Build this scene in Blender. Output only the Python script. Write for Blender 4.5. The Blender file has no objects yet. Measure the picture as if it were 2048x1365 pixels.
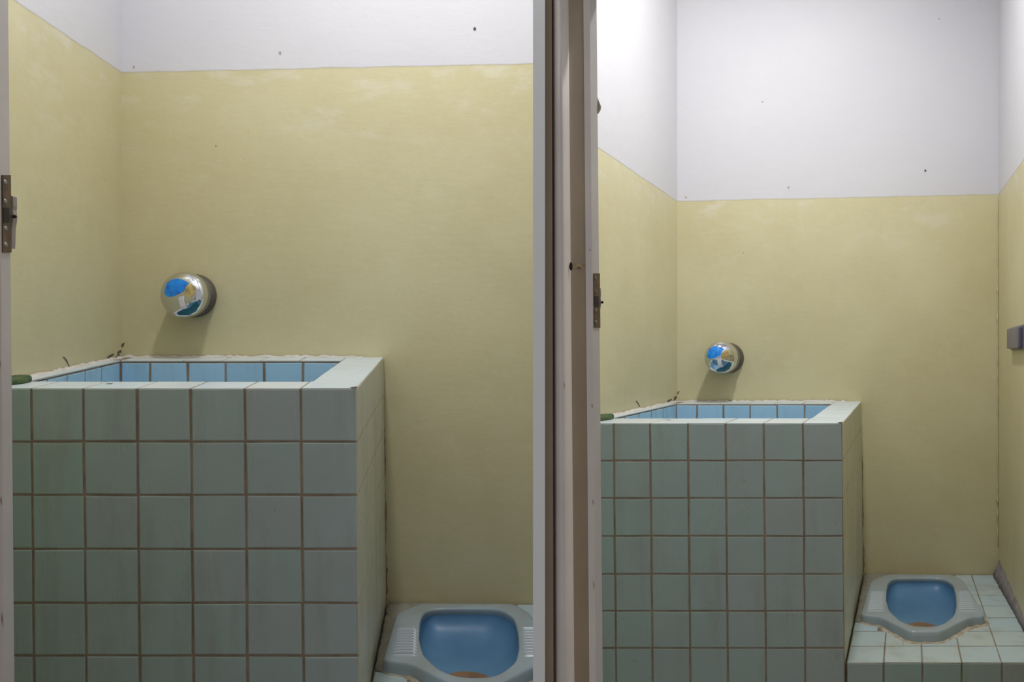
import bpy, bmesh, math, random
from mathutils import Vector
random.seed(7)
C = bpy.context.scene.collection
# ------------------------------------------------------------------ layout
F = 1550.0                 # focal length in pixels of a 2048 px wide frame
PX, PY = 1346.0, 642.0     # principal point
HC = 1.16                  # eye height
K = 717.6                  # drawing units per metre in the room's cross section (77.5 = one 108 mm tile)
R = 1.45                   # back wall (tub front = 1)
XL, XR = -655.0, 277.0     # left and right wall
CEIL = HC + 1.72

class Room:
    def __init__(s, vx, vy, scale, tag):
        s.kx = (vx - PX) / F; s.kz = (PY - vy) / F
        s.d = F / (K * scale); s.tag = tag
    def P(s, X, Y, r):
        y = r * s.d
        return Vector((X / K + s.kx * y, y, HC + Y / K + s.kz * y))
    def Z(s, X, r, z):
        y = r * s.d
        return Vector((X / K + s.kx * y, y, z))
RA = Room(886, 578, 1.423, 'left')
RB = Room(1806, 707, 1.0, 'right')
PART_K = (1066.0 - PX) / F                      # plan slope of the partition's left face
PART_Z0, PART_T = 1.345, 24.0 / F * 1.345

# ------------------------------------------------------------------ materials
def new_mat(name):
    m = bpy.data.materials.new(name); m.use_nodes = True
    nt = m.node_tree
    return m, nt, nt.nodes['Principled BSDF']
def N(nt, t, **kw):
    n = nt.nodes.new(t)
    for k, v in kw.items(): setattr(n, k, v)
    return n
def noise(nt, vec, scale, detail=4, rough=.55):
    n = N(nt, 'ShaderNodeTexNoise'); n.inputs['Scale'].default_value = scale
    n.inputs['Detail'].default_value = detail; n.inputs['Roughness'].default_value = rough
    if vec is not None: nt.links.new(vec, n.inputs['Vector'])
    return n.outputs['Fac']
def ramp(nt, fac, a, b, ca=(0,0,0,1), cb=(1,1,1,1)):
    n = N(nt, 'ShaderNodeValToRGB'); e = n.color_ramp.elements
    e[0].position = a; e[1].position = b; e[0].color = ca; e[1].color = cb
    nt.links.new(fac, n.inputs['Fac']); return n.outputs['Color']
def mix(nt, fac, a, b, mode='MIX'):
    n = N(nt, 'ShaderNodeMix', data_type='RGBA', blend_type=mode)
    for sock, v in ((n.inputs[0], fac), (n.inputs[6], a), (n.inputs[7], b)):
        if isinstance(v, (int, float)): sock.default_value = v
        elif isinstance(v, tuple): sock.default_value = v if len(v) == 4 else v + (1,)
        else: nt.links.new(v, sock)
    return n.outputs[2]
def math_(nt, op, a, b=None, clamp=False):
    n = N(nt, 'ShaderNodeMath', operation=op, use_clamp=clamp)
    for i, v in enumerate((a, b)):
        if v is None: continue
        if isinstance(v, (int, float)): n.inputs[i].default_value = v
        else: nt.links.new(v, n.inputs[i])
    return n.outputs[0]
def mapping(nt, vec, sc):
    n = N(nt, 'ShaderNodeMapping'); n.inputs['Scale'].default_value = sc
    nt.links.new(vec, n.inputs['Vector']); return n.outputs['Vector']
def bump(nt, h, strength, dist, bs, prev=None):
    b = N(nt, 'ShaderNodeBump'); b.inputs['Strength'].default_value = strength; b.inputs['Distance'].default_value = dist
    nt.links.new(h, b.inputs['Height'])
    if prev is not None: nt.links.new(prev, b.inputs['Normal'])
    nt.links.new(b.outputs['Normal'], bs.inputs['Normal']); return b.outputs['Normal']
def objco(nt): return N(nt, 'ShaderNodeTexCoord').outputs['Object']

def plain(name, col, rough=.6, metal=0, var=.0, scale=12, spec=.5, dark=None, bmp=0):
    m, nt, bs = new_mat(name)
    bs.inputs['Roughness'].default_value = rough; bs.inputs['Metallic'].default_value = metal
    bs.inputs['Specular IOR Level'].default_value = spec
    v = objco(nt); f = noise(nt, v, scale)
    dk = dark or tuple(c * (1 - var) for c in col)
    nt.links.new(mix(nt, ramp(nt, f, .35, .68), dk, col), bs.inputs['Base Color'])
    if bmp: bump(nt, noise(nt, v, scale * 4, 5), .5, bmp, bs)
    return m

WHITE = (.63, .62, .635); YEL = (.60, .55, .335)
def wall_paint(name, ymax_attr=True):
    """white plaster above, yellow oil paint below the hand-cut line (height stored per point)"""
    m, nt, bs = new_mat(name)
    at = N(nt, 'ShaderNodeAttribute', attribute_name='loc'); sep = N(nt, 'ShaderNodeSeparateXYZ')
    nt.links.new(at.outputs['Vector'], sep.inputs[0])
    v = at.outputs['Vector']
    h = sep.outputs['Y']          # height above the paint line, metres
    wob = math_(nt, 'MULTIPLY', math_(nt, 'SUBTRACT', noise(nt, v, 9, 3), .5), .010)
    d = math_(nt, 'ADD', h, wob)
    fac = ramp(nt, math_(nt, 'ADD', math_(nt, 'MULTIPLY', d, 20), .5), .485, .515)
    # whites
    wv = mix(nt, ramp(nt, noise(nt, v, 2.5, 3), .3, .7), (WHITE[0]*.96, WHITE[1]*.96, WHITE[2]*.97), WHITE)
    # yellows : cloudy wear, bleached patches under the line, faint grime clouds
    y1 = mix(nt, ramp(nt, noise(nt, v, 1.8, 5, .6), .32, .68), (YEL[0]*.93, YEL[1]*.91, YEL[2]*.88), (YEL[0]*1.04, YEL[1]*1.05, YEL[2]*1.08))
    y2 = mix(nt, math_(nt, 'MULTIPLY', ramp(nt, noise(nt, v, 26, 5, .65), .5, .75), .25), y1, (.66, .62, .45))
    blotch = ramp(nt, noise(nt, mapping(nt, v, (5, 11, 5)), 1.3, 6, .65), .53, .66)
    near = ramp(nt, math_(nt, 'ADD', math_(nt, 'MULTIPLY', h, 1.6), 1), .45, .98)
    y3 = mix(nt, math_(nt, 'MULTIPLY', math_(nt, 'MULTIPLY', blotch, near), .45), y2, (.69, .66, .56))
    gr = ramp(nt, noise(nt, mapping(nt, v, (2, 1, 2)), 2.2, 6, .62), .58, .74)
    y4 = mix(nt, math_(nt, 'MULTIPLY', gr, .16), y3, (.44, .38, .24))
    sp = ramp(nt, noise(nt, v, 70, 2), .70, .76)
    y5 = mix(nt, math_(nt, 'MULTIPLY', sp, .35), y4, (.42, .37, .22))
    nt.links.new(mix(nt, fac, y5, wv), bs.inputs['Base Color'])
    nt.links.new(mix(nt, fac, (.42, .42, .42), (.7, .7, .7)), bs.inputs['Roughness'])
    bs.inputs['Specular IOR Level'].default_value = .3
    b1 = bump(nt, noise(nt, v, 4, 4), .30, .010, bs)
    b2 = bump(nt, noise(nt, mapping(nt, v, (14, 34, 14)), 1.5, 6, .6), .22, .0028, bs, b1)
    bump(nt, ramp(nt, math_(nt, 'ADD', math_(nt, 'MULTIPLY', d, 12), .5), .47, .53), .5, .002, bs, b2)
    return m

def tile_mat(name, c1, c2, dirt=(.22, .17, .11), dirt_amt=.35, rough=.22, streak=(14, 14, 2)):
    m, nt, bs = new_mat(name)
    at = N(nt, 'ShaderNodeAttribute', attribute_name='tv')
    v = objco(nt)
    base = mix(nt, at.outputs['Fac'], c1, c2)
    cl = ramp(nt, noise(nt, v, 11, 4), .35, .7)
    base = mix(nt, math_(nt, 'MULTIPLY', cl, .30), base, tuple(x * .82 for x in c2))
    st = ramp(nt, noise(nt, mapping(nt, v, streak), 1.6, 5, .6), .50, .72)
    base = mix(nt, math_(nt, 'MULTIPLY', st, dirt_amt), base, dirt)
    sp = ramp(nt, noise(nt, v, 60, 2), .72, .77)
    base = mix(nt, math_(nt, 'MULTIPLY', sp, .35), base, dirt)
    ed = N(nt, 'ShaderNodeAttribute', attribute_name='edge')
    base = mix(nt, math_(nt, 'MULTIPLY', ed.outputs['Fac'], .5), base, dirt)
    nt.links.new(base, bs.inputs['Base Color'])
    nt.links.new(mix(nt, st, (rough,)*3, (min(1, rough + .25),)*3), bs.inputs['Roughness'])
    bump(nt, noise(nt, v, 24, 3), .25, .0015, bs)
    return m

M = {}
M['wall'] = wall_paint('painted_plaster')
M['white'] = plain('white_paint', (.88, .88, .87), .55, var=.03, scale=3)
M['ceiling'] = plain('ceiling_paint', (.80, .79, .80), .8, var=.05, scale=3)
M['concrete'] = plain('grey_cement', (.30, .28, .24), .85, var=.4, scale=6, bmp=.004)
M['grout'] = plain('brown_grout', (.34, .26, .185), .9, var=.4, scale=18)
M['grout_light'] = plain('grey_grout', (.30, .25, .19), .9, var=.45, scale=18)
M['tile_front'] = tile_mat('sea_green_tile', (.315, .455, .405), (.385, .43, .425), dirt_amt=.25)
M['tile_side'] = tile_mat('bounce_toned_tile', (.54, .56, .44), (.57, .58, .47), dirt=(.42, .38, .26), dirt_amt=.45, rough=.35, streak=(9, 9, 1.2))  # side tiles coloured lighter and yellower: bounced wall light painted in
M['tile_rim'] = tile_mat('pale_rim_tile', (.61, .72, .79), (.65, .71, .72), dirt=(.42, .38, .28), dirt_amt=.25, rough=.3, streak=(6, 6, 6))
M['tile_blue'] = tile_mat('blue_basin_tile', (.36, .61, .80), (.41, .65, .83), dirt=(.22, .30, .32), dirt_amt=.25, rough=.25)
M['tile_floor'] = tile_mat('pale_floor_tile', (.44, .57, .61), (.51, .57, .53), dirt=(.30, .29, .20), dirt_amt=.40, rough=.35, streak=(7, 7, 7))
M['mortar'] = plain('rough_mortar', (.58, .52, .41), .95, dark=(.36, .28, .18), scale=30, bmp=.006)
M['bead'] = plain('pale_mortar', (.66, .64, .61), .95, dark=(.58, .53, .46), scale=22, bmp=.006)
M['cement'] = plain('dirty_cement', (.34, .32, .25), .8, dark=(.24, .22, .17), scale=16, bmp=.004)
M['pan'] = plain('blue_grey_ceramic', (.37, .45, .50), .28, dark=(.31, .355, .36), scale=7)
def rib_mat():
    m, nt, bs = new_mat('ribbed_ceramic')
    v = objco(nt); e = N(nt, 'ShaderNodeAttribute', attribute_name='edge').outputs['Fac']
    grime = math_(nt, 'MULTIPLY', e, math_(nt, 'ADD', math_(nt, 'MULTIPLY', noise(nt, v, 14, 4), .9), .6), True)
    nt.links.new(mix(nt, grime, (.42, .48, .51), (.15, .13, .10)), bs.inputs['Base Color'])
    bs.inputs['Roughness'].default_value = .3
    return m
M['ribs'] = rib_mat()
M['bowl'] = plain('blue_glaze', (.125, .28, .46), .4, dark=(.09, .22, .39), scale=6)
M['rust'] = plain('rusty_waterline', (.30, .17, .08), .6, dark=(.16, .09, .05), scale=25)
M['water'] = plain('drain_dark', (.05, .035, .02), .1)
M['chrome'] = plain('chrome', (.72, .74, .76), .10, 1.0, var=.1)
M['steel'] = plain('dull_steel', (.36, .37, .38), .35, 1.0, var=.3)
M['dark_flange'] = plain('dark_flange', (.10, .085, .07), .5, var=.3)
M['painted_blue_reflection'] = plain('painted_blue_reflection', (.01, .34, .86), .25, dark=(.01, .14, .70), scale=60)  # blue reflection in the chrome cap, painted on as a colour
M['painted_ochre_reflection'] = plain('painted_ochre_reflection', (.55, .42, .16), .4, var=.5, scale=80)  # ochre part of the cap's reflection, put into the colour
M['painted_pale_reflection'] = plain('painted_pale_reflection', (.80, .76, .78), .35, var=.2, scale=60)  # pale reflected streak on the cap, painted rather than mirrored
M['painted_teal_reflection'] = plain('painted_teal_reflection', (.03, .15, .20), .3, var=.3, scale=60)  # dark teal reflection painted low on the cap
M['green'] = plain('green_pad', (.105, .15, .05), .95, dark=(.035, .08, .045), scale=60, bmp=.006)
M['frame'] = plain('mauve_brown_paint', (.76, .68, .63), .45, var=.12, scale=5)
M['frame_brown'] = plain('brown_varnish', (.36, .27, .19), .5, dark=(.30, .225, .16), scale=6)
M['frame_light'] = plain('pale_worn_paint', (.86, .79, .74), .5, var=.08, scale=6)
M['frame_grey'] = plain('grey_brown_paint', (.55, .505, .47), .5, var=.1, scale=6)
M['lock'] = plain('rusty_lock_plate', (.16, .09, .04), .6, dark=(.05, .03, .015), scale=40)
M['black'] = plain('dark_hole', (.02, .015, .012), .9)
M['crack'] = plain('crack_brown', (.10, .08, .06), .95)  # one dark brown for cracks, chips, spots and nail holes
M['brass'] = plain('ochre_drip', (.30, .22, .10), .6, var=.3, scale=40)
M['purple'] = plain('purple_grey_plastic', (.17, .155, .20), .4, var=.2, scale=9)
M['gusset'] = plain('dark_wet_mortar', (.29, .26, .26), .7, dark=(.17, .15, .15), scale=18, bmp=.005)
M['beige'] = plain('beige_wood', (.42, .36, .30), .7, var=.2)

# ------------------------------------------------------------------ mesh helpers
def finish(name, bm, mat, parent=None, smooth=False, origin=None, loc=None, recalc=True):
    if recalc: bmesh.ops.recalc_face_normals(bm, faces=bm.faces)
    me = bpy.data.meshes.new(name)
    base = parent.matrix_world.translation.copy() if parent else (Vector(origin) if origin is not None else Vector((0, 0, 0)))
    for v in bm.verts: v.co -= base
    bm.to_mesh(me); bm.free()
    mats = mat if isinstance(mat, (list, tuple)) else [mat]
    for m in mats: me.materials.append(m)
    if smooth:
        for p in me.polygons: p.use_smooth = True
    o = bpy.data.objects.new(name, me); C.objects.link(o)
    if parent: o.parent = parent
    else: o.location = base
    bpy.context.view_layer.update()
    return o
def wtrans(o):
    return o.matrix_world.translation
def struct(o): o['kind'] = 'structure'; return o
def tag(o, label, cat, group=None):
    o['label'] = label; o['category'] = cat
    if group: o['group'] = group
    return o
def empty(name, loc, label, cat, group=None):
    o = bpy.data.objects.new(name, None); C.objects.link(o); o.location = loc
    o.empty_display_size = .1
    bpy.context.view_layer.update()
    return tag(o, label, cat, group)
def hexa(bm, p):
    """p: 8 points, bottom 0-3 ccw, top 4-7"""
    v = [bm.verts.new(q) for q in p]
    for f in ((0,3,2,1),(4,5,6,7),(0,1,5,4),(1,2,6,5),(2,3,7,6),(3,0,4,7)):
        bm.faces.new([v[i] for i in f])
def cut(bm, keep_left=True):
    """trim to the room side of the partition's left face"""
    no = Vector((1, -PART_K, 0)).normalized()
    r = bmesh.ops.bisect_plane(bm, geom=bm.verts[:] + bm.edges[:] + bm.faces[:], plane_co=(0, 0, 0), plane_no=no, clear_outer=True)
    ed = [e for e in r['geom_cut'] if isinstance(e, bmesh.types.BMEdge)]
    if ed:
        try: bmesh.ops.holes_fill(bm, edges=ed, sides=0)
        except Exception: pass

def tile_field(bm, A, B, fn, joint=2.4, thick=.0035, inset=.0022, jit=.5, skip=None, drift=0):
    """A, B: joint positions; fn(a, b) -> (point, outward normal). Adds one bevelled tile per cell."""
    tv = bm.faces.layers.float.get('tv') or bm.faces.layers.float.new('tv')
    ed = bm.verts.layers.float.get('edge') or bm.verts.layers.float.new('edge')
    for i in range(len(A) - 1):
        for j in range(len(B) - 1):
            if skip and skip(i, j): continue
            a0, a1, b0, b1 = A[i], A[i+1], B[j], B[j+1]
            ja, jb = joint if not isinstance(joint, tuple) else joint[0], joint if not isinstance(joint, tuple) else joint[1]
            sa = 1 if a1 > a0 else -1; sb = 1 if b1 > b0 else -1
            q = []
            for (a, b, da, db) in ((a0, b0, 1, 1), (a1, b0, -1, 1), (a1, b1, -1, -1), (a0, b1, 1, -1)):
                aa = a + sa * da * (ja / 2 + random.uniform(-.25, .25) * ja * jit)
                bb = b + sb * db * (jb / 2 + random.uniform(-.25, .25) * jb * jit)
                q.append(fn(aa, bb))
            lift = random.uniform(-.0004, .0004)
            cen = sum((p for p, n in q), Vector()) / 4
            o_, m_, i_ = [], [], []
            for p, n in q:
                o_.append(bm.verts.new(p - n * thick))
                m_.append(bm.verts.new(p - n * .0009 + n * lift))
                dr = (cen - p); dl = dr.length
                i_.append(bm.verts.new(p + dr / dl * inset * 1.41 + n * lift))
            for v in o_ + m_: v[ed] = 1.0
            val = random.random() * (1 - drift) + drift * i / max(1, len(A) - 2)
            def face(vs):
                f = bm.faces.new(vs); f[tv] = val
            for k in range(4):
                l = (k + 1) % 4
                face((o_[k], o_[l], m_[l], m_[k])); face((m_[k], m_[l], i_[l], i_[k]))
            face(i_)
def attr_loc(bm, fn):
    lay = bm.verts.layers.float_vector.get('loc') or bm.verts.layers.float_vector.new('loc')
    for v in bm.verts: v[lay] = fn(v.co)

# ------------------------------------------------------------------ shell
def wall_mesh(a, b, thick_dir, ztop, zbot, paint):
    """slab standing on plan points a,b; loc = (run, height over the paint line, 0)"""
    bm = bmesh.new(); n = 24
    lay = bm.verts.layers.float_vector.new('loc')
    L = (b - a).length
    prev = None
    def V(p, z, t, off):
        v = bm.verts.new((p.x, p.y, z)); v[lay] = (off + t * L, z - paint(t), 0.37); return v
    off = random.uniform(0, 9)
    rows = [V(a, zbot, 0, off), V(b, zbot, 1, off), V(b, ztop, 1, off), V(a, ztop, 0, off)]
    bk = [V(p + thick_dir, z, t, off) for p, z, t in ((a, zbot, 0), (b, zbot, 1), (b, ztop, 1), (a, ztop, 0))]
    bm.faces.new(rows); bm.faces.new(bk[::-1])
    for k in range(4):
        l = (k + 1) % 4; bm.faces.new((rows[l], rows[k], bk[k], bk[l]))
    return bm
def build_shell(rm, left_r0, right_end, right_wall):
    """walls of one cubicle"""
    paintL = 441.0; paintR = 461.0
    bl, br = rm.Z(XL, R, 0), rm.Z(right_end, R, 0)
    zl, zr = rm.P(XL, paintL, R).z, rm.P(right_end, paintL + (paintR - paintL) * (right_end - XL) / (XR - XL), R).z
    bk = finish('wall_back', wall_mesh(bl, br, Vector((0, .07, 0)), CEIL, 0, lambda t: zl + (zr - zl) * t), M['wall'])
    struct(bk)
    a = rm.Z(XL, left_r0, 0)
    z0 = rm.P(XL, paintL + 1, left_r0).z
    wl = finish('wall_left', wall_mesh(a, bl, Vector((-.033, 0, 0)), CEIL, 0, lambda t: z0 + (zl - z0) * t), M['wall'])
    struct(wl)
    if right_wall:
        c = rm.Z(XR, .70, 0); brr = rm.Z(XR, R, 0)
        zc = rm.P(XR, paintR - 40, .70).z
        wr = finish('wall_right', wall_mesh(c, brr, Vector((.07, 0, 0)), CEIL, 0, lambda t: zc + (zr - zc) * t), M['wall'])
        struct(wr)
    return bk, wl
backA, leftA = build_shell(RA, .70, 181 / 1.423 * R + 3, False)
backB, leftB = build_shell(RB, .945, XR, True)

# partition between the cubicles
bm = bmesh.new()
ya, yb = PART_Z0, 3.22
pl = [(PART_K * ya, ya), (PART_K * ya + PART_T, ya), (PART_K * yb + PART_T, yb), (PART_K * yb, yb)]
hexa(bm, [Vector((x, y, 0)) for x, y in pl] + [Vector((x, y, CEIL)) for x, y in pl])
struct(finish('wall_middle', bm, M['white']))
# floor, ceiling
bm = bmesh.new(); hexa(bm, [Vector(p) for p in ((-2.6, -1.6, -.08), (2.6, -1.6, -.08), (2.6, 3.3, -.08), (-2.6, 3.3, -.08), (-2.6, -1.6, 0), (2.6, -1.6, 0), (2.6, 3.3, 0), (-2.6, 3.3, 0))])
struct(finish('floor', bm, M['concrete']))
bm = bmesh.new(); hexa(bm, [Vector(p) for p in ((-2.6, .8, CEIL), (2.6, .8, CEIL), (2.6, 3.3, CEIL), (-2.6, 3.3, CEIL), (-2.6, .8, CEIL+.08), (2.6, .8, CEIL+.08), (2.6, 3.3, CEIL+.08), (-2.6, 3.3, CEIL+.08))])
struct(finish('ceiling', bm, M['ceiling']))
# wall over each doorway
HEAD = HC + .64
for rm, x0, x1 in ((RA, -760, 140), (RB, -470, 360)):
    bm = bmesh.new()
    q = [rm.Z(x0, .655, 0), rm.Z(x1, .655, 0), rm.Z(x1, .70, 0), rm.Z(x0, .70, 0)]
    hexa(bm, [Vector((p.x, p.y, HEAD)) for p in q] + [Vector((p.x, p.y, CEIL)) for p in q])
    if rm is RA: cut(bm)
    struct(finish('wall_front', bm, M['ceiling']))
# wall beside the right doorway and beyond the left jamb
bm = bmesh.new(); q = [RB.Z(188, .655, 0), RB.Z(360, .655, 0), RB.Z(360, .70, 0), RB.Z(188, .70, 0)]
hexa(bm, q + [Vector((p.x, p.y, HEAD)) for p in q]); struct(finish('wall_front', bm, M['ceiling']))
bm = bmesh.new(); q = [RA.Z(-760, .655, 0), RA.Z(-520, .655, 0), RA.Z(-520, .70, 0), RA.Z(-760, .70, 0)]
hexa(bm, q + [Vector((p.x, p.y, HEAD)) for p in q]); struct(finish('wall_front', bm, M['ceiling']))

# ------------------------------------------------------------------ door frames
def door_frame(rm, n, left_u):
    """moulded post, leaning a little; u values are the frame's own section drawn at its depth"""
    VX = 1806.0
    def pt(u, r, z):
        lean = ((HC - z) * 9.5 + 1.5) * min(1, max(0, (u - 1092) / 40))
        return rm.Z((u - VX + lean) * r, r, z)
    sec = [(left_u, .631), (1104.5, .631), (1107.5, .640), (1108.5, .640), (1109, .634), (1112, .629), (1117, .626), (1123, .625), (1128, .628), (1133, .633), (1137, .640), (1140, .649), (1141, .652),
           (1171, .672), (1172, .6725), (1183.5, .6725), (1185, .674), (1197.5, .688)]
    # materials by segment
    def mi(k):
        u = sec[k][0]
        if u < 1107: return 1
        if u < 1141: return 0
        if u < 1171: return 1
        if u < 1183: return 3
        return 2
    bm = bmesh.new(); zs = [0, .3, .6, .9, 1.2, 1.5, 1.8, HEAD]
    full = sec + [(sec[-1][0] - 6, .695), (left_u, .695)]
    rows = [[bm.verts.new(pt(u, r, z)) for u, r in full] for z in zs]
    for i in range(len(zs) - 1):
        for k in range(len(full)):
            l = (k + 1) % len(full)
            f = bm.faces.new((rows[i][k], rows[i][l], rows[i+1][l], rows[i+1][k]))
            f.material_index = mi(k) if k < len(sec) - 1 else 2
            f.smooth = 4 <= k <= 11
    bm.faces.new(rows[0]); bm.faces.new(rows[-1][::-1])
    fr = struct(finish('door_%d' % n, bm, [M['frame'], M['frame_brown'], M['frame_grey'], M['frame_light']], origin=pt(1150, .66, 0)))
    zpx = lambda v, r: HC + (707 - v) * r / K + rm.kz * r * rm.d
    # lock strike plate on the inner face
    def facepoint(t, v, off):
        u = 1185 + 12.5 * t; r = .674 + .014 * t
        z = zpx(v, r); p = pt(u, r, z); return p + Vector((off, 0, 0))
    def plate(t0, t1, v0, v1, off0, off1, name, mat, parent):
        bm = bmesh.new()
        hexa(bm, [facepoint(t0, v1, off0), facepoint(t1, v1, off0), facepoint(t1, v1, off1), facepoint(t0, v1, off1),
                  facepoint(t0, v0, off0), facepoint(t1, v0, off0), facepoint(t1, v0, off1), facepoint(t0, v0, off1)])
        return finish(name, bm, mat, parent)
    sp = plate(.05, 1.0, 547, 656, -.002, .0016, 'strike_plate', M['lock'], fr)
    sp['label'] = 'rusty brown lock strike plate'
    plate(.08, .72, 593, 614, .0006, .0022, 'bolt_hole', M['black'], sp)
    for v in (557, 584, 622, 645):
        bm = bmesh.new(); c = facepoint(.30, v, .0016)
        bmesh.ops.create_uvsphere(bm, u_segments=10, v_segments=6, radius=.0035)
        for w in bm.verts: w.co = Vector((w.co.x * .4, w.co.y, w.co.z)) + c
        finish('screw', bm, M['steel'], sp, True)
    # bent keeper sticking out past the edge
    bm = bmesh.new()
    prof = [(575, .2), (577, 3.2), (590, 3.6), (596, 2.8), (604, 4.0), (612, 3.0), (620, 1.4), (640, .6), (650, .1)]
    back = []; front = []
    for v, w in prof:
        z = zpx(v, .688); p = pt(1197.0, .688, z)
        back.append((p + Vector((-.002, 0, 0)), p + Vector((w * .66 / K, .002, 0))))
    vs = [[bm.verts.new(a), bm.verts.new(b), bm.verts.new(b + Vector((0, .006, 0))), bm.verts.new(a + Vector((0, .006, 0)))] for a, b in back]
    for i in range(len(vs) - 1):
        for k in range(4): bm.faces.new((vs[i][k], vs[i][(k+1) % 4], vs[i+1][(k+1) % 4], vs[i+1][k]))
    bm.faces.new(vs[0]); bm.faces.new(vs[-1][::-1])
    kp = finish('keeper', bm, M['beige'], sp)
    bm = bmesh.new(); bmesh.ops.create_icosphere(bm, subdivisions=2, radius=.0026)
    c = pt(1204.5, .689, zpx(605, .688)) 
    for w in bm.verts: w.co = w.co + c + Vector((-.001, 0, 0))
    finish('rivet', bm, M['black'], sp, True)
    # screw hole and ochre drip on the brown face
    bm = bmesh.new(); bmesh.ops.create_uvsphere(bm, u_segments=14, v_segments=8, radius=1)
    c = pt(1141.5, .6425, zpx(533, .642))
    for w in bm.verts: w.co = Vector((w.co.x * .0030, w.co.y * .003, w.co.z * .0078)) + c
    finish('screw_hole', bm, M['black'], fr, True)
    bm = bmesh.new(); prev = None
    for i in range(13):
        t = i / 12; u = 1144 + 26 * t; r = .645 + .0265 * t
        zc = zpx(532 + 2 * math.sin(i * .9) + 1.0 * t, r); hw = (2.6 + .9 * math.sin(i * 1.7)) * .65 / K
        a = bm.verts.new(pt(u, r, zc + hw) + Vector((.0006, -.0004, 0))); b = bm.verts.new(pt(u, r, zc - hw) + Vector((.0006, -.0004, 0)))
        if prev: bm.faces.new((prev[0], prev[1], b, a))
        prev = (a, b)
    finish('drip_stain', bm, M['brass'], fr)
    # nicks in the paint
    for u, r, v0, v1 in ((1179, .6722, 497, 503), (1181, .6722, 806, 818), (1181, .6722, 998, 1012), (1181, .6722, 1160, 1183), (1126, .6255, 762, 780)):
        bm = bmesh.new()
        a, b = pt(u, r, zpx(v0, r)), pt(u + 1, r, zpx(v1, r)); w = Vector((.0008, 0, 0)); dn = Vector((0, -.0006, 0))
        m = (a + b) / 2
        bm.faces.new([bm.verts.new(q + dn) for q in (a, m + w, b, m - w)])
        finish('nick', bm, M['frame_brown'], fr)
    return fr, pt, zpx
frA, _, _ = door_frame(RA, 1, 1060)
frB, ptB, zpxB = door_frame(RB, 2, 1089.3)
# beige tab behind the right-hand post
bm = bmesh.new()
tabp = [(1196, 188), (1199, 193), (1202.5, 203), (1206, 212), (1204, 218), (1200, 224), (1196, 227)]
fr_ = [ptB(u - 2, .689, zpxB(v, .689)) for u, v in tabp]
a = [bm.verts.new(p) for p in fr_]; b = [bm.verts.new(p + Vector((0, .012, 0))) for p in fr_]
bm.faces.new(a); bm.faces.new(b[::-1])
for k in range(len(a)): bm.faces.new((a[k], b[k], b[(k+1) % len(a)], a[(k+1) % len(a)]))
finish('wood_tab', bm, M['beige'], frB)

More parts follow.
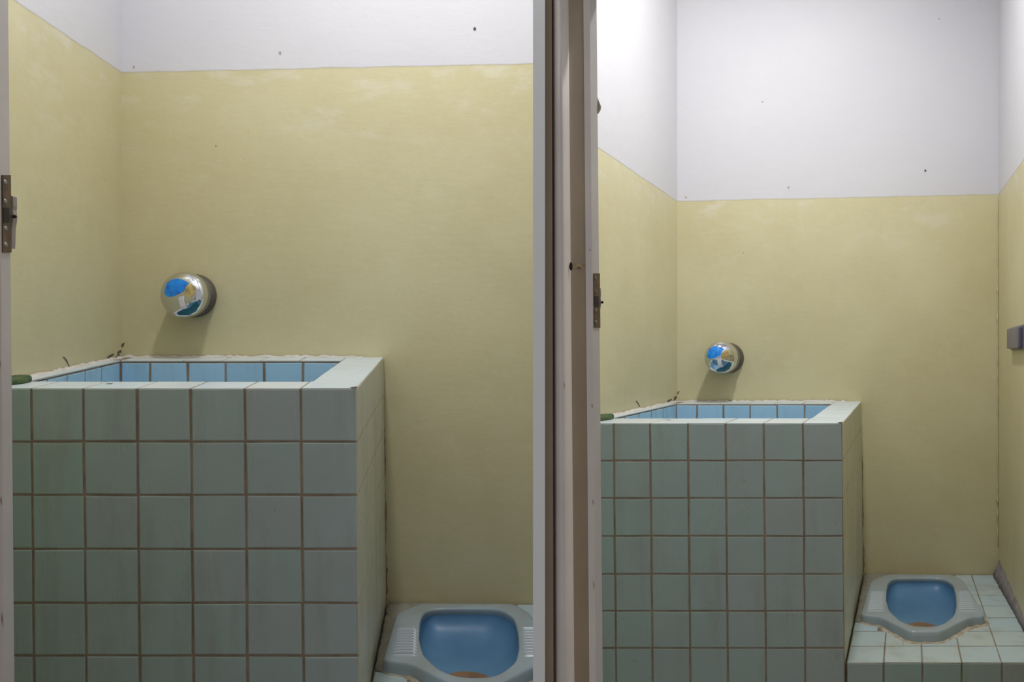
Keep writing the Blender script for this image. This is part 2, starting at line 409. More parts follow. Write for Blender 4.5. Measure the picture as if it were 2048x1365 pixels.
# ------------------------------------------------------------------ water tub
VX, VY = 1806.0, 707.0
def ua(u): return (u - 886.0) / 1.423      # left-photo column -> section units at the tub front
def va(v): return -(v - 578.0) / 1.423
TX0, TX1, TY = XL + 1.5, -121.0, -139.5
JU = [XL + 1.5, ua(62), ua(166), ua(273.5), ua(380.5), ua(489), ua(601), TX1]
JV = [TY, va(884), va(991), va(1099), va(1207), va(1312.5), va(1418)]
def build_tub(rm, label):
    root = empty('water_tub', rm.Z((TX0 + TX1) / 2, 1.22, 0), label, 'tub', 'tiled water tubs')
    lean = lambda Y: (TY - Y) * .0105
    P = lambda X, Y, r: rm.P(X + lean(Y) * (1 if X > -400 or r < 1.01 else 0), Y, r)
    rec = .0016
    RI0, RI1 = 1.071, 1.385            # basin opening in depth
    XI0, XI1 = -628.0, -197.0
    fl = lambda X, r: rm.Z(X, r, 0)
    YB = TY - 330                      # basin bottom
    # core (grout coloured masonry): outer shell with the basin hollow
    def core():
        bm = bmesh.new(); e = rec * K
        rb = R - .003
        def ring(X0, X1, Y, r0, r1, floor=False):
            pts = []
            for X, r in ((X0, r0), (X1, r0), (X1, r1), (X0, r1)):
                ln = lean(Y) if X > -400 else 0
                if floor: ln = lean((0 - HC) * K); p = rm.Z(X + (ln if X > -400 else 0), r, 0)
                else: p = rm.P(X + ln, Y, r)
                pts.append(bm.verts.new(p))
            return pts
        r0 = 1 + rec / rm.d
        o0 = ring(TX0, TX1 - e, 0, r0, rb, True); o1 = ring(TX0, TX1 - e, TY - e, r0, rb)
        i1 = ring(XI0 - e, XI1 + e, TY - e, RI0 - rec / rm.d, RI1 + rec / rm.d); i0 = ring(XI0 - e, XI1 + e, YB, RI0 - rec / rm.d, RI1 + rec / rm.d)
        bm.faces.new(o0[::-1])
        for k in range(4):
            l = (k + 1) % 4
            bm.faces.new((o0[k], o0[l], o1[l], o1[k])); bm.faces.new((o1[k], o1[l], i1[l], i1[k])); bm.faces.new((i1[k], i1[l], i0[l], i0[k]))
        bm.faces.new(i0)
        return bm
    finish('core', core(), M['grout'], root)
    n_front = Vector((0, -1, 0))
    drift = lambda X, Y: (TY - Y) * .0105
    # front
    bm = bmesh.new()
    zfl = (-HC - rm.kz * rm.d) * K
    jv = [y for y in JV if y > zfl + 8] ; y = jv[-1]
    while y - 75.5 > zfl + 4: y -= 75.5; jv.append(y)
    jv.append(zfl + 1)
    tile_field(bm, JU, jv, lambda X, Y: (rm.P(X + drift(X, Y), Y, 1), n_front), joint=(3.2, 2.6), jit=.8, drift=.6)
    finish('front_tiles', bm, M['tile_front'], root)
    # right side
    ns = Vector((1, -rm.kx, 0)).normalized()
    bm = bmesh.new()
    nb = 7; rs = [1 + (R - 1) * i / nb for i in range(nb + 1)]
    tile_field(bm, rs, jv, lambda r, Y: (rm.P(TX1 + drift(TX1, Y), Y, r), ns), joint=(.0014, 1.4))
    finish('side_tiles', bm, M['tile_side'], root)
    # rim : front strip, right strip, back strip
    up = Vector((0, 0, 1)); bm = bmesh.new()
    fr_t = lambda X, r: (rm.P(X, TY, r), up)
    ju = JU[:-2] + [XI1]
    tile_field(bm, JU, [1, RI0], fr_t, joint=(2.2, .001))
    tile_field(bm, [XI1, TX1], [RI0] + [RI0 + (R - RI0) * i / 6 for i in range(1, 7)], fr_t, joint=(1.4, .0012))
    tile_field(bm, [XI0] + ju[2:], [RI1, R - .003], fr_t, joint=(1.6, .001))
    tile_field(bm, [TX0, XI0], [RI0 + (RI1 - RI0) * i / 5 for i in range(6)], fr_t, joint=(.4, .0012))
    finish('rim_tiles', bm, M['tile_rim'], root)
    # basin lining
    bm = bmesh.new()
    yb = [TY - 4, TY - 66, TY - 140, TY - 215, TY - 290, YB]
    jb = [XI0, ua(299 * 1.0) * 1.0, 0, 0, 0, 0, XI1]
    ub = [299, 375, 451, 528, 606]
    jb = [XI0] + [(u - 886) * RI1 / 1.423 for u in ub] + [XI1]
    jb = [x for x in jb if XI0 <= x <= XI1]
    tile_field(bm, jb, yb, lambda X, Y: (rm.P(X, Y, RI1), Vector((0, -1, 0))), joint=(4.0, 2.5), jit=1.0)
    rr = [RI0, 1.13, 1.19, 1.25, 1.31, RI1]
    tile_field(bm, rr, yb, lambda r, Y: (rm.P(XI0, Y, r), ns), joint=(.003, 2.5))
    tile_field(bm, rr, yb, lambda r, Y: (rm.P(XI1, Y, r), -ns), joint=(.003, 2.5))
    tile_field(bm, [XI0 + 431 * i / 6 for i in range(7)], yb, lambda X, Y: (rm.P(X, Y, RI0), Vector((0, 1, 0))), joint=(2.5, 2.5))
    tile_field(bm, [XI0 + 431 * i / 6 for i in range(7)], rr, lambda X, r: (rm.P(X, YB + 3, r), up), joint=(2.5, .003))
    finish('basin_lining', bm, M['tile_blue'], root)
    # mortar bead against the two walls
    def bead(pts, w, h, side, seg=60):
        bm = bmesh.new(); rows = []
        for i in range(seg + 1):
            t = i / seg; p = pts(t)
            ww = w * (.75 + .5 * random.random()); hh = h * (.6 + .7 * random.random())
            rows.append([bm.verts.new(p), bm.verts.new(p + up * hh), bm.verts.new(p + side * ww * .45 + up * hh * .62), bm.verts.new(p + side * ww)])
        for a, b in zip(rows, rows[1:]):
            for k in range(3): bm.faces.new((a[k], a[k+1], b[k+1], b[k]))
            bm.faces.new((a[3], a[0], b[0], b[3]))
        bm.faces.new(rows[0]); bm.faces.new(rows[-1][::-1])
        return bm
    e = 1.0
    finish('mortar_bead', bead(lambda t: rm.P(TX0 + .2, TY - 1.5, 1.0 + (R - .004 - 1.0) * t), 11 / K, .008, ns), M['bead'], root, True)
    finish('mortar_bead', bead(lambda t: rm.P(TX0 + (TX1 - 40 - TX0) * t, TY - 1.5, R - .0015), .012, .008, Vector((0, -1, 0)), 80), M['bead'], root, True)
    # chips: dark corner and spot on the rim
    bm = bmesh.new(); q = [rm.P(TX1 - 11, TY + .5, 1.004), rm.P(TX1 - 7, TY + .5, .9995), rm.P(TX1 - .6, TY + .5, .9995), rm.P(TX1 - .6, TY + .5, 1.014)]
    bm.faces.new([bm.verts.new(p) for p in q]); finish('corner_chip', bm, M['crack'], root)
    bm = bmesh.new()
    bm.faces.new([bm.verts.new(rm.P(ua(219) * 1.045 + 5 * math.cos(a * .63), TY + .3, 1.045 + .003 * math.sin(a * .63))) for a in range(10)])
    finish('rim_spot', bm, M['crack'], root)
    return root
build_tub(RA, 'sea green tiled water tub in the left washroom, beside the cut-off toilet')
build_tub(RB, 'sea green tiled water tub in the right washroom, beside the raised tiled step')

# ------------------------------------------------------------------ tiled step with squat toilet
def yfloor(r): return -(619 + 51 * (r - 1))
def ytop(r): return -(597 + 90 * (r - 1.0756))
def panpt(zx, zy):
    u = 1680 + zx / 5.152; v = 1100 + zy / 5.152
    r = 500.2 / (v - 797.0)
    return ((u - VX) * r, r)
def resample_angle(pts, cen, n):
    """star-shaped outline (X, D) -> radius per angle about cen"""
    out = []
    m = len(pts)
    for i in range(n):
        a = 2 * math.pi * i / n; dx, dy = math.cos(a), math.sin(a); best = 0
        for k in range(m):
            x1, y1 = pts[k][0] - cen[0], pts[k][1] - cen[1]; x2, y2 = pts[(k+1) % m][0] - cen[0], pts[(k+1) % m][1] - cen[1]
            den = dx * (y2 - y1) - dy * (x2 - x1)
            if abs(den) < 1e-9: continue
            t = (x1 * (y2 - y1) - y1 * (x2 - x1)) / den; s = (x1 * dy - y1 * dx) / den
            if t > 0 and -1e-6 <= s <= 1 + 1e-6: best = max(best, t)
        out.append(best)
    return out
def smooth_c(a, it):
    for _ in range(it): a = [(a[i-1] + 2 * a[i] + a[(i+1) % len(a)]) / 4 for i in range(len(a))]
    return a
DS = 1230.0     # units of X per unit of r in the pan's own plan
OUT = [(500,250),(1160,253),(1215,280),(1275,320),(1490,655),(1492,684),(1372,686),(1310,704),(1045,838),(715,838),(440,700),(385,682),(213,664),(218,640),(298,372),(308,325),(400,285)]
HOLE = [(545,292),(800,288),(1040,290),(1110,318),(1165,362),(1192,470),(1198,575),(1172,675),(1100,735),(1030,782),(880,790),(740,782),(615,725),(510,625),(476,500),(485,385),(510,325)]
_o = [panpt(*p) for p in OUT]; _h = [panpt(*p) for p in HOLE]
_o = [(x, (r - 1) * DS) for x, r in _o]; _h = [(x, (r - 1) * DS) for x, r in _h]
NPAN = 160
CEN = (sum(p[0] for p in _h) / len(_h), .5 * (min(p[1] for p in _h) + max(p[1] for p in _h)))
RO = smooth_c(resample_angle(_o, CEN, NPAN), 2); RH = smooth_c(resample_angle(_h, CEN, NPAN), 6)
def build_step(rm, label):
    cutA = rm is RA
    root = empty('tiled_step', rm.Z(60, 1.2, 0), label, 'step', 'tiled steps')
    x0, x1 = TX1 + 8, (XR - 1 if not cutA else 330)
    bm = bmesh.new()
    t = .0016 * K; r0 = 1 + .0016 / rm.d; rb = R - .002
    # masonry block with a well for the pan's bowl
    rect = [(x0, (r0 - 1) * DS), (x1, (r0 - 1) * DS), (x1, (rb - 1) * DS), (x0, (rb - 1) * DS)]
    angs = sorted([2 * math.pi * i / NPAN for i in range(NPAN)] + [math.atan2(D - CEN[1], X - CEN[0]) % (2 * math.pi) for X, D in rect])
    def hit(a):
        dx, dy = math.cos(a), math.sin(a); c = []
        if dx > 1e-9: c.append((x1 - CEN[0]) / dx)
        if dx < -1e-9: c.append((x0 - CEN[0]) / dx)
        if dy > 1e-9: c.append((rect[2][1] - CEN[1]) / dy)
        if dy < -1e-9: c.append((rect[0][1] - CEN[1]) / dy)
        return min(c)
    o0, o1, i1, i0 = [], [], [], []
    for a in angs:
        f = a / (2 * math.pi) * NPAN; n0 = int(f) % NPAN; fr = f - int(f)
        ri = RO[n0] * (1 - fr) + RO[(n0 + 1) % NPAN] * fr - 9
        ro_ = hit(a); ri = min(ri, ro_ - 2)
        Xo, ro2 = CEN[0] + ro_ * math.cos(a), 1 + (CEN[1] + ro_ * math.sin(a)) / DS
        Xi, ri2 = CEN[0] + ri * math.cos(a), 1 + (CEN[1] + ri * math.sin(a)) / DS
        o0.append(bm.verts.new(rm.Z(Xo, ro2, 0))); o1.append(bm.verts.new(rm.P(Xo, yfloor(ro2) - t, ro2)))
        i1.append(bm.verts.new(rm.P(Xi, yfloor(ri2) - t, ri2))); i0.append(bm.verts.new(rm.Z(Xi, ri2, 0)))
    m = len(angs)
    for i in range(m):
        l = (i + 1) % m
        for u_, v_ in ((o0, o1), (o1, i1), (i1, i0), (i0, o0)): bm.faces.new((u_[i], u_[l], v_[l], v_[i]))
    if cutA: cut(bm)
    finish('base', bm, M['grout_light'], root)
    ju = [x0 + .5, 1767.5 - VX, 1845 - VX, 1923.6 - VX, 2004 - VX, x1 if not cutA else 278]
    rs = [1 + .0625 * i for i in range(8)]; rs[-1] = R - .003
    # keep tiles out from under the pan's bowl
    bm = bmesh.new()
    up = Vector((0, 0, 1))
    top = lambda X, r: (rm.P(X, yfloor(r), r), up)
    kw = dict(joint=(2.4, .0020), jit=.9)
    tile_field(bm, ju, rs[:2], top, **kw)
    tile_field(bm, [ju[0], ju[1]], rs[1:3], top, **kw); tile_field(bm, ju[3:], rs[1:3], top, **kw)
    tile_field(bm, [ju[1], 1.2], rs[1:3], top, **kw); tile_field(bm, [-1.2, ju[2], 77.2], [rs[1], 1.084], top, **kw); tile_field(bm, [74.8, ju[3]], rs[1:3], top, **kw)
    tile_field(bm, [ju[0], -56], rs[2:], top, **kw)
    if cutA:
        cut(bm); finish('top_tiles', bm, M['tile_floor'], root); bm = bmesh.new()
    tile_field(bm, [150] + ju[4:], rs[2:], top, **kw)
    if cutA: cut(bm)
    finish('top_tiles', bm, M['tile_floor'], root)
    bm = bmesh.new()
    zfl = (-HC - rm.kz * rm.d) * K
    ys = [-619 - .5, max(-619 - 76, zfl)]
    if zfl < -700: ys.append(zfl + 1)
    tile_field(bm, ju, ys, lambda X, Y: (rm.P(X, Y, 1), Vector((0, -1, 0))), joint=(2.8, 2.8))
    if cutA: cut(bm)
    finish('riser_tiles', bm, M['tile_front'], root)
    # cement between tub, wall and pan
    def slab(poly, h, name, mat, wob=2.0):
        bm = bmesh.new(); pts = []
        n = len(poly)
        for i in range(n):
            (xa, ra), (xb, rb_) = poly[i], poly[(i + 1) % n]
            m = max(2, int(math.hypot(xb - xa, (rb_ - ra) * 1230) / 9))
            for k in range(m):
                tt = k / m
                pts.append((xa + (xb - xa) * tt + random.uniform(-wob, wob), ra + (rb_ - ra) * tt + random.uniform(-wob, wob) / 1230))
        pts = [(min(max(x, TX1 + 8.5), x1 - .5), min(rr, R - .003)) for x, rr in pts]
        cx = sum(p[0] for p in pts) / len(pts); cr = sum(p[1] for p in pts) / len(pts)
        lo = [bm.verts.new(rm.P(x, yfloor(r) - .8, r)) for x, r in pts]
        hi = [bm.verts.new(rm.P(x * .97 + cx * .03, yfloor(r) + h * random.uniform(.7, 1.2), r * .97 + cr * .03)) for x, r in pts]
        m2 = [bm.verts.new(rm.P(x * .8 + cx * .2, yfloor(r) + h * random.uniform(.85, 1.3), r * .8 + cr * .2)) for x, r in pts]
        c = bm.verts.new(rm.P(cx, yfloor(cr) + h, cr))
        n = len(pts)
        for k in range(n):
            l = (k + 1) % n
            bm.faces.new((lo[k], lo[l], hi[l], hi[k])); bm.faces.new((hi[k], hi[l], m2[l], m2[k])); bm.faces.new((m2[k], m2[l], c))
        bm.faces.new(lo[::-1])
        if cutA: cut(bm)
        return finish(name, bm, mat, root, True)
    slab([(-112, 1.165), (-86, 1.16), (-70, 1.2), (-66, 1.32), (-60, 1.42), (-60, R), (-112, R)], 4.0, 'cement_fill', M['cement'])
    slab([(-112, 1.40), (-20, 1.41), (-20, R), (-112, R)], 3.5, 'cement_fill', M['cement'])
    return root, cutA
stepA, _ = build_step(RA, 'blue tiled step corner under the partly hidden toilet in the left washroom')
stepB, _ = build_step(RB, 'blue tiled step with full front edge showing in the right washroom')

def build_pan(rm, label):
    cutA = rm is RA
    root = empty('squat_toilet', rm.P(35, yfloor(1.25) + 1, 1.25), label, 'toilet', 'squat toilets')
    n, cen, ro, rh = NPAN, CEN, RO, RH
    def xy(i, rad): a = 2 * math.pi * i / n; return cen[0] + rad * math.cos(a), cen[1] + rad * math.sin(a)
    def put(bm, x, D, Y):
        r = 1 + D / DS; return bm.verts.new(rm.P(x, Y(r), min(r, R - .004)))
    def loft(bm, loops, mats=None, close=False):
        L = [[put(bm, *xy(i, rad(i)), Y) for i in range(n)] for rad, Y in loops]
        for q in range(len(L) - 1):
            for i in range(n):
                f = bm.faces.new((L[q][i], L[q][(i+1) % n], L[q+1][(i+1) % n], L[q+1][i])); f.smooth = True
        return L
    bm = bmesh.new()
    lerp = lambda i, t: ro[i] + (rh[i] - ro[i]) * t
    mm = K / 1000
    loft(bm, [(lambda i: ro[i] + 1.5, lambda r: yfloor(r) - 1.0), (lambda i: ro[i] + .6, lambda r: (ytop(r) + yfloor(r)) / 2), (lambda i: ro[i], lambda r: ytop(r) - 6 * mm),
              (lambda i: ro[i] - 1.5, lambda r: ytop(r) - 2.2 * mm), (lambda i: ro[i] - 4, lambda r: ytop(r) - .6 * mm), (lambda i: ro[i] - 7.5, lambda r: ytop(r)),
              (lambda i: lerp(i, .5), lambda r: ytop(r) + .2 * mm), (lambda i: rh[i] + 7, lambda r: ytop(r)), (lambda i: rh[i] + 3, lambda r: ytop(r) - .7 * mm),
              (lambda i: rh[i] + .8, lambda r: ytop(r) - 2.5 * mm), (lambda i: rh[i], lambda r: ytop(r) - 6 * mm), (lambda i: rh[i] + .5, lambda r: ytop(r) - 12 * mm), (lambda i: rh[i] + 2.5, lambda r: ytop(r) - 21 * mm)])
    if cutA: cut(bm)
    finish('rim', bm, M['pan'], root, recalc=True)
    # bowl
    dr = (40.0, (1.205 - 1) * DS); rx, ry = 50.0, 68.0
    bm = bmesh.new(); loops = []
    prof = [(0, 19), (.0, 26), (.04, 42), (.12, 58), (.28, 72), (.5, 82), (.74, 88), (.9, 91), (1.0, 94)]
    L = []
    for t, dep in prof:
        row = []
        for i in range(n):
            a = 2 * math.pi * i / n
            x, D = xy(i, rh[i] + (2.0 if t == 0 else 2.0 * (1 - t)))
            ex, eD = dr[0] + rx * math.cos(a), dr[1] + ry * math.sin(a)
            xx, DD = x + (ex - x) * t, D + (eD - D) * t
            r = 1 + DD / DS
            row.append(bm.verts.new(rm.P(xx, ytop(r) - dep * mm, min(r, R - .004))))
        L.append(row)
    for q in range(len(L) - 1):
        for i in range(n): f = bm.faces.new((L[q][i], L[q][(i+1) % n], L[q+1][(i+1) % n], L[q+1][i])); f.smooth = True
    if cutA: cut(bm)
    bw = finish('bowl', bm, M['bowl'], root, recalc=True)
    # rusty ring round the drain and its dark throat
    bm = bmesh.new(); L = []
    for s, dep in ((1.06, 92), (.9, 95), (.78, 104), (.70, 125)):
        L.append([bm.verts.new(rm.P(dr[0] + rx * s * math.cos(2*math.pi*i/48), ytop(1 + (dr[1] + ry * s * math.sin(2*math.pi*i/48)) / DS) - dep * mm, 1 + (dr[1] + ry * s * math.sin(2*math.pi*i/48)) / DS)) for i in range(48)])
    for q in range(3):
        for i in range(48): f = bm.faces.new((L[q][i], L[q][(i+1) % 48], L[q+1][(i+1) % 48], L[q+1][i])); f.smooth = True
    bm.faces.new(L[-1])
    if cutA: cut(bm)
    dn = finish('drain', bm, M['rust'], root); dn['label'] = 'rusty brown drain ring'
    # ribbed footrests
    for quad, nm in ((((300, 430), (474, 430), (470, 645), (262, 645)), 'L'), (((1205, 425), (1345, 425), (1432, 650), (1212, 650)), 'R')):
        bm = bmesh.new(); na, nb = 12, 176; g = []; gl = bm.verts.layers.float.new('edge')
        Q = [panpt(*p) for p in quad]
        for j in range(nb + 1):
            t = j / nb; row = []
            for i in range(na + 1):
                s = i / na
                X = (Q[0][0] * (1 - s) + Q[1][0] * s) * (1 - t) + (Q[3][0] * (1 - s) + Q[2][0] * s) * t
                r = (Q[0][1] * (1 - s) + Q[1][1] * s) * (1 - t) + (Q[3][1] * (1 - s) + Q[2][1] * s) * t
                edge = min(1, min(s, 1 - s) * 7) * min(1, min(t, 1 - t) * 14)
                ph = (t * 11) % 1.0
                hgt = (max(0, math.sin(ph * math.pi)) ** 3.0) * 6.5 * edge
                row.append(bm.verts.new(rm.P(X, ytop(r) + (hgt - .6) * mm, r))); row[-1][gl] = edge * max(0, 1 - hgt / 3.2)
            g.append(row)
        for j in range(nb):
            for i in range(na): f = bm.faces.new((g[j][i], g[j][i+1], g[j+1][i+1], g[j+1][i])); f.smooth = True
        if cutA:
            cut(bm)
        if len(bm.faces): finish('foot_rest', bm, M['ribs'], root, recalc=True)
        else: bm.free()
    # mortar squeezed out under the edge
    bm = bmesh.new(); rows = []
    for i in range(n):
        a = 2 * math.pi * i / n
        w = 5 + 3 * math.sin(3 * a + 1) + random.uniform(-2.5, 3)
        if math.sin(a) < 0 and math.cos(a) > 0: w += 11 * max(0, math.sin(-a * 2))
        if math.sin(a) > .35: w *= .6
        hh = random.uniform(1.5, 4)
        row = []
        for rad, Y in ((ro[i] - 6, lambda r: yfloor(r) + hh), (ro[i] + 1.5, lambda r: yfloor(r) + hh), (ro[i] + w * .55, lambda r: yfloor(r) + hh * .6), (ro[i] + w, lambda r: yfloor(r) - 1)):
            x, D = xy(i, rad); x = max(x, TX1 + 9); row.append(put(bm, x, D, Y))
        rows.append(row)
    for i in range(n):
        for k in range(3): f = bm.faces.new((rows[i][k], rows[(i+1) % n][k], rows[(i+1) % n][k+1], rows[i][k+1])); f.smooth = True
    if cutA: cut(bm)
    finish('mortar_joint', bm, M['mortar'], stepA if cutA else stepB, recalc=True)
    return root
build_pan(RA, 'blue squat toilet in the left washroom, its right side and front cut off from view')
build_pan(RB, 'blue squat toilet in the right washroom, shown whole on the tiled step')

# ------------------------------------------------------------------ chrome valve on the back wall
def build_knob(rm, label):
    # section units; axis along the room's depth
    cx, cy = (1455 - VX) * R, -(716 - VY) * R
    root = empty('chrome_valve', rm.P(cx, cy, R - .0005), label, 'valve', 'chrome wall valves')
    def ringpt(rad, dep, a, sx=0, sy=0):
        r = R - dep * .88 / DS
        return rm.P(cx + sx + rad * math.cos(a), cy + sy + rad * math.sin(a), r)
    def lathe(prof, seg=64, cap0=False, cap1=True):
        bm = bmesh.new(); L = []
        for rad, dep, sx, sy in prof: L.append([bm.verts.new(ringpt(rad, dep, 2 * math.pi * i / seg, sx, sy)) for i in range(seg)])
        for q in range(len(L) - 1):
            for i in range(seg): f = bm.faces.new((L[q][i], L[q][(i+1) % seg], L[q+1][(i+1) % seg], L[q+1][i])); f.smooth = True
        if cap0: bm.faces.new(L[0][::-1])
        if cap1: bm.faces.new(L[-1])
        return bm
    finish('flange', lathe([(44, 0, 4, -1), (44, 8, 4, -1), (42, 18, 4, -1), (36, 26, 2, 0)]), M['dark_flange'], root)
    finish('collar', lathe([(36, 18, 1, 0), (42, 28, 0, 0), (44.5, 38, 0, 0), (44.5, 46, -1, 0), (43, 50, -1, 0)]), M['steel'], root)
    DOME = [(44, 48), (45.5, 54), (46, 62), (45, 70), (42.5, 79), (38, 84), (31, 89), (22, 93), (12, 95.3), (4, 96), (.5, 96)]
    cap = finish('cap', lathe([(a, b, -2, 1) for a, b in DOME]), M['chrome'], root)
    def dome_dep(rad):
        for (a0, b0), (a1, b1) in zip(DOME[2:], DOME[3:]):
            if a1 <= rad <= a0: return b0 + (b1 - b0) * (a0 - rad) / (a0 - a1)
        return 96
    def patch(poly, name, mat, lift=.9):
        """a painted reflection lying on the dome: poly in section units from its centre"""
        bm = bmesh.new()
        n = len(poly); c = (sum(p[0] for p in poly) / n, sum(p[1] for p in poly) / n)
        dense = []
        for i in range(n):
            a, b = poly[i], poly[(i+1) % n]
            for k in range(6): dense.append((a[0] + (b[0] - a[0]) * k / 6, a[1] + (b[1] - a[1]) * k / 6))
        L = []
        for s in (1, .8, .6, .4, .2, .03):
            row = []
            for x, y in dense:
                X, Y = c[0] + (x - c[0]) * s, c[1] + (y - c[1]) * s
                rad = math.hypot(X, Y); dep = dome_dep(min(rad, 45.9)) + lift
                row.append(bm.verts.new(rm.P(cx - 2 + X, cy + 1 + Y, R - dep * .88 / DS)))
            L.append(row)
        m = len(dense)
        for q in range(5):
            for i in range(m): f = bm.faces.new((L[q][i], L[q][(i+1) % m], L[q+1][(i+1) % m], L[q+1][i])); f.smooth = True
        bm.faces.new(L[-1])
        p = finish(name, bm, mat, cap)
        return p
    p = patch([(-32, 10), (-28, 24), (-14, 32), (2, 31), (16, 24), (10, 16), (8, 8), (-2, 2), (-14, -3), (-24, -4), (-32, 2)], 'blue_reflection', M['painted_blue_reflection']); p['label'] = 'bright blue painted reflection on the cap'
    p = patch([(11, 12), (20, 22), (29, 16), (29, 4), (22, -4), (12, -3), (9, 5)], 'ochre_reflection', M['painted_ochre_reflection']); p['label'] = 'ochre painted reflection on the cap'
    p = patch([(-3, -4), (9, -1), (9, -12), (13, -26), (1, -28), (-1, -16)], 'pale_reflection', M['painted_pale_reflection']); p['label'] = 'pale streak of painted reflection on the cap'
    p = patch([(2, -30), (18, -24), (30, -12), (35, -20), (28, -32), (14, -40), (-6, -40), (-8, -34)], 'teal_reflection', M['painted_teal_reflection']); p['label'] = 'dark teal crescent of painted reflection on the cap'
    return root
build_knob(RA, 'round chrome valve on the yellow back wall of the left washroom, the larger one')
build_knob(RB, 'round chrome valve on the yellow back wall of the right washroom, the smaller one')

# ------------------------------------------------------------------ green scouring pads
def build_pad(rm, label):
    c = rm.P(-632, TY, 1.052)
    bm = bmesh.new(); seg = 48; L = []
    for s, h in ((.94, .6), (1.0, 2.5), (1.0, 6.0), (.96, 8.2), (.86, 9.6), (.5, 10.4), (.03, 10.2)):
        row = []
        for i in range(seg):
            a = 2 * math.pi * i / seg; w = 1 + random.uniform(-.025, .025)
            x = -632.5 + 18.5 * s * w * math.cos(a); r = 1.052 + .028 * s * w * math.sin(a)
            row.append(bm.verts.new(rm.P(x, TY + h + (random.uniform(-.5, .5) if h > 1 else 0), r)))
        L.append(row)
    for q in range(len(L) - 1):
        for i in range(seg): f = bm.faces.new((L[q][i], L[q][(i+1) % seg], L[q+1][(i+1) % seg], L[q+1][i])); f.smooth = True
    bm.faces.new(L[0][::-1]); bm.faces.new(L[-1])
    tag(finish('scouring_pad', bm, M['green'], origin=c), label, 'scouring pad', 'green scouring pads')
build_pad(RA, 'dark green scouring pad on the tub rim in the left washroom')
build_pad(RB, 'dark green scouring pad on the tub rim in the right washroom')

# ------------------------------------------------------------------ marks in the plaster (parts of the walls)
def strip(pts, w, parent, name='crack', mat=None):
    bm = bmesh.new(); prev = None; n = len(pts)
    for i, (p, nrm, side) in enumerate(pts):
        ww = w * (.35 + .65 * math.sin(math.pi * (i + .6) / (n + .2))) * random.uniform(.7, 1.3)
        a, b = bm.verts.new(p + nrm * .0012 + side * ww), bm.verts.new(p + nrm * .0012 - side * ww)
        if prev: bm.faces.new((prev[0], prev[1], b, a))
        prev = (a, b)
    return finish(name, bm, mat or M['crack'], parent)
def marks(rm, bk, wl, isA):
    nl = Vector((1, -rm.kx, 0)).normalized(); nbk = Vector((0, -1, 0))
    def lw(u, v):       # point on the left wall seen at left-photo column/row
        r = XL * 1.423 / (u - 886.0); return rm.P(XL, -(v - 578) * r / 1.423, r)
    def bwp(u, v): return rm.P((u - 886) * R / 1.423, -(v - 578) * R / 1.423, R)
    up = Vector((0, 0, 1)); ax = Vector((1, 0, 0)); dp = Vector((rm.kx, 1, rm.kz)).normalized()
    for path, w in (([(125, 714), (129, 717), (133, 723), (136, 729), (139, 735)], .0024), ([(213, 718), (218, 714), (223, 711), (227, 709)], .0034), ([(230, 717), (234, 713), (238, 710)], .004), ([(234, 707), (238, 704), (242, 703)], .004)):
        strip([(lw(*q), nl, dp if False else up) for q in path], w, wl)
    strip([(bwp(*q), nbk, ax) for q in ((244, 694), (246, 690), (248.5, 686))], .0034, bk)
    bm = bmesh.new(); prev = None
    for i in range(41):
        t = i / 40; v = 850 + 352 * t
        w_ = (1.2 + 5.5 * t + 2.5 * math.sin(t * 9) ** 2) * random.uniform(.75, 1.2)
        a_, b_ = bm.verts.new(bwp(764, v) + nbk * .0009), bm.verts.new(bwp(767.5 + w_, v) + nbk * .0009)
        if prev: bm.faces.new((prev[0], prev[1], b_, a_))
        prev = (a_, b_)
    finish('damp_stain', bm, M['stain'], bk)
    # nail holes and specks in the white plaster
    for u, v, s in ((949.5, 58, .0042), (560, 106, .004), (268, 134, .003), (432, 292, .0025)):
        bm = bmesh.new(); c = bwp(u, v)
        bm.faces.new([bm.verts.new(c + nbk * .0008 + Vector((s * math.cos(k * .7), 0, s * 1.2 * math.sin(k * .7)))) for k in range(9)])
        finish('nail_hole', bm, M['crack'] if u > 900 else M['beige'], bk)
    if not isA:
        for u, v, s in ((1525, 204, .003), (1878, 38, .003)):
            bm = bmesh.new(); c = rm.P((u - VX) * R, -(v - VY) * R, R)
            bm.faces.new([bm.verts.new(c + nbk * .0008 + Vector((s * math.cos(k * .7), 0, s * math.sin(k * .7)))) for k in range(9)])
            finish('nail_hole', bm, M['beige'], bk)
    # ragged plaster ridge in the corners
    def ridge(X, y0, y1, parent, side, amp, mat):
        bm = bmesh.new(); rows = []; n = 90
        for i in range(n + 1):
            Y = y0 + (y1 - y0) * i / n; w = amp * random.uniform(.25, 1.0) * (1 if random.random() > .2 else 1.8)
            p = rm.P(X, Y, R - .0006)
            rows.append([bm.verts.new(p), bm.verts.new(p + side * w + Vector((0, -.0005, 0))), bm.verts.new(p + Vector((side.x * w * .4, -w * .8, 0)))])
        for a, b in zip(rows, rows[1:]):
            for k in range(3): bm.faces.new((a[k], a[(k+1) % 3], b[(k+1) % 3], b[k]))
        bm.faces.new(rows[0]); bm.faces.new(rows[-1][::-1])
        return finish('plaster_ridge', bm, mat, parent, True)
    if not isA: ridge(XR - .5, -560, 455, bk, Vector((-1, 0, 0)), .007, M['ridge'])
M['stain'] = plain('brown_damp_stain', (.40, .30, .17), .9, dark=(.20, .14, .08), scale=30)
M['ridge'] = plain('yellow_plaster_ridge', (.60, .54, .31), .6, var=.12, scale=20)
marks(RA, backA, leftA, True); marks(RB, backB, leftB, False)

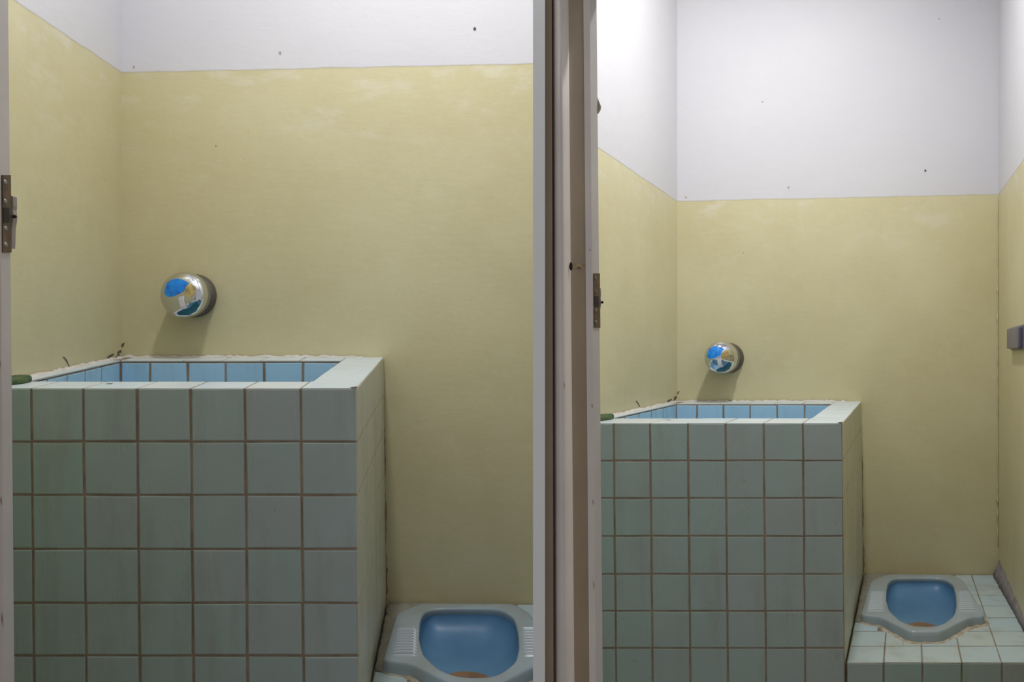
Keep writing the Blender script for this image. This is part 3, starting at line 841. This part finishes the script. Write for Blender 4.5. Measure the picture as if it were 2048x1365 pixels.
# mortar fillet along the right wall and a grey holder on it
bm = bmesh.new(); rows = []
for i in range(41):
    t = i / 40; r = 1.0 + (R - .004 - 1.0) * t
    hgt = (18 + 28 * t ** 1.5) * random.uniform(.88, 1.1); w = (5 + 15 * t ** 1.5) * random.uniform(.88, 1.1)
    rows.append([bm.verts.new(RB.P(XR - .3, yfloor(r) + .5, r)), bm.verts.new(RB.P(XR - .3, yfloor(r) + hgt, r)), bm.verts.new(RB.P(XR - w * .55, yfloor(r) + hgt * .4, r)), bm.verts.new(RB.P(XR - w, yfloor(r) + .5, r))])
for a, b in zip(rows, rows[1:]):
    for k in range(4): bm.faces.new((a[k], a[(k+1) % 4], b[(k+1) % 4], b[k]))
bm.faces.new(rows[0]); bm.faces.new(rows[-1][::-1])
struct(finish('baseboard_right', bm, M['gusset'], smooth=True))

def build_holder():
    root = empty('wall_holder', RB.P(XR, 40, 1.2), 'purple grey plastic holder fixed to the right wall at the photo edge', 'holder')
    def block(r0, r1, x0, x1, y0, y1, name, mat, rnd=0.004):
        bm = bmesh.new()
        hexa(bm, [RB.P(x0, y0, r0), RB.P(x1, y0, r0), RB.P(x1, y0, r1), RB.P(x0, y0, r1), RB.P(x0, y1, r0), RB.P(x1, y1, r0), RB.P(x1, y1, r1), RB.P(x0, y1, r1)])
        bmesh.ops.recalc_face_normals(bm, faces=bm.faces)
        bmesh.ops.bevel(bm, geom=bm.edges[:], offset=rnd, segments=3, affect='EDGES', profile=.6)
        return finish(name, bm, mat, root, True)
    block(1.13, 1.268, XR - 5, XR - .3, 8, 65, 'back_plate', M['purple'], .001)
    block(1.14, 1.262, XR - 15.5, XR - 4, 11, 62, 'body', M['purple'], .005)
build_holder()

# ------------------------------------------------------------------ camera
cam = bpy.data.cameras.new('camera'); co = bpy.data.objects.new('camera', cam); C.objects.link(co)
co.location = (0, 0, HC); co.rotation_euler = (math.pi / 2, 0, 0)
cam.sensor_width = 36; cam.sensor_fit = 'HORIZONTAL'; cam.lens = F / 2048 * 36
cam.shift_x = (1024 - PX) / 2048; cam.shift_y = -(682.5 - PY) / 2048
cam.clip_start = .05
bpy.context.scene.camera = co

# ------------------------------------------------------------------ light: one ceiling bulb per washroom, daylight from the corridor
def bulb(rm, e, r, X=-205, Y=1195, rad=.06, col=(.98, .985, 1)):
    l = bpy.data.lights.new('ceiling_lamp', 'AREA'); l.shape = 'DISK'; l.size = rad * 2; l.energy = e; l.color = col
    o = bpy.data.objects.new('ceiling_lamp', l); C.objects.link(o); o.location = rm.P(X, Y, r)
    o.location.z = min(o.location.z, CEIL - .03)
bulb(RA, 14.5, .97); bulb(RB, 21, 1.0, X=-165)
w = bpy.data.worlds.new('world'); bpy.context.scene.world = w; w.use_nodes = True
w.node_tree.nodes['Background'].inputs['Color'].default_value = (.95, .96, 1, 1)
w.node_tree.nodes['Background'].inputs['Strength'].default_value = .42
vs = bpy.context.scene.view_settings
vs.view_transform = 'Standard'; vs.look = 'None'; vs.gamma = 1; vs.exposure = 0; vs.use_curve_mapping = False
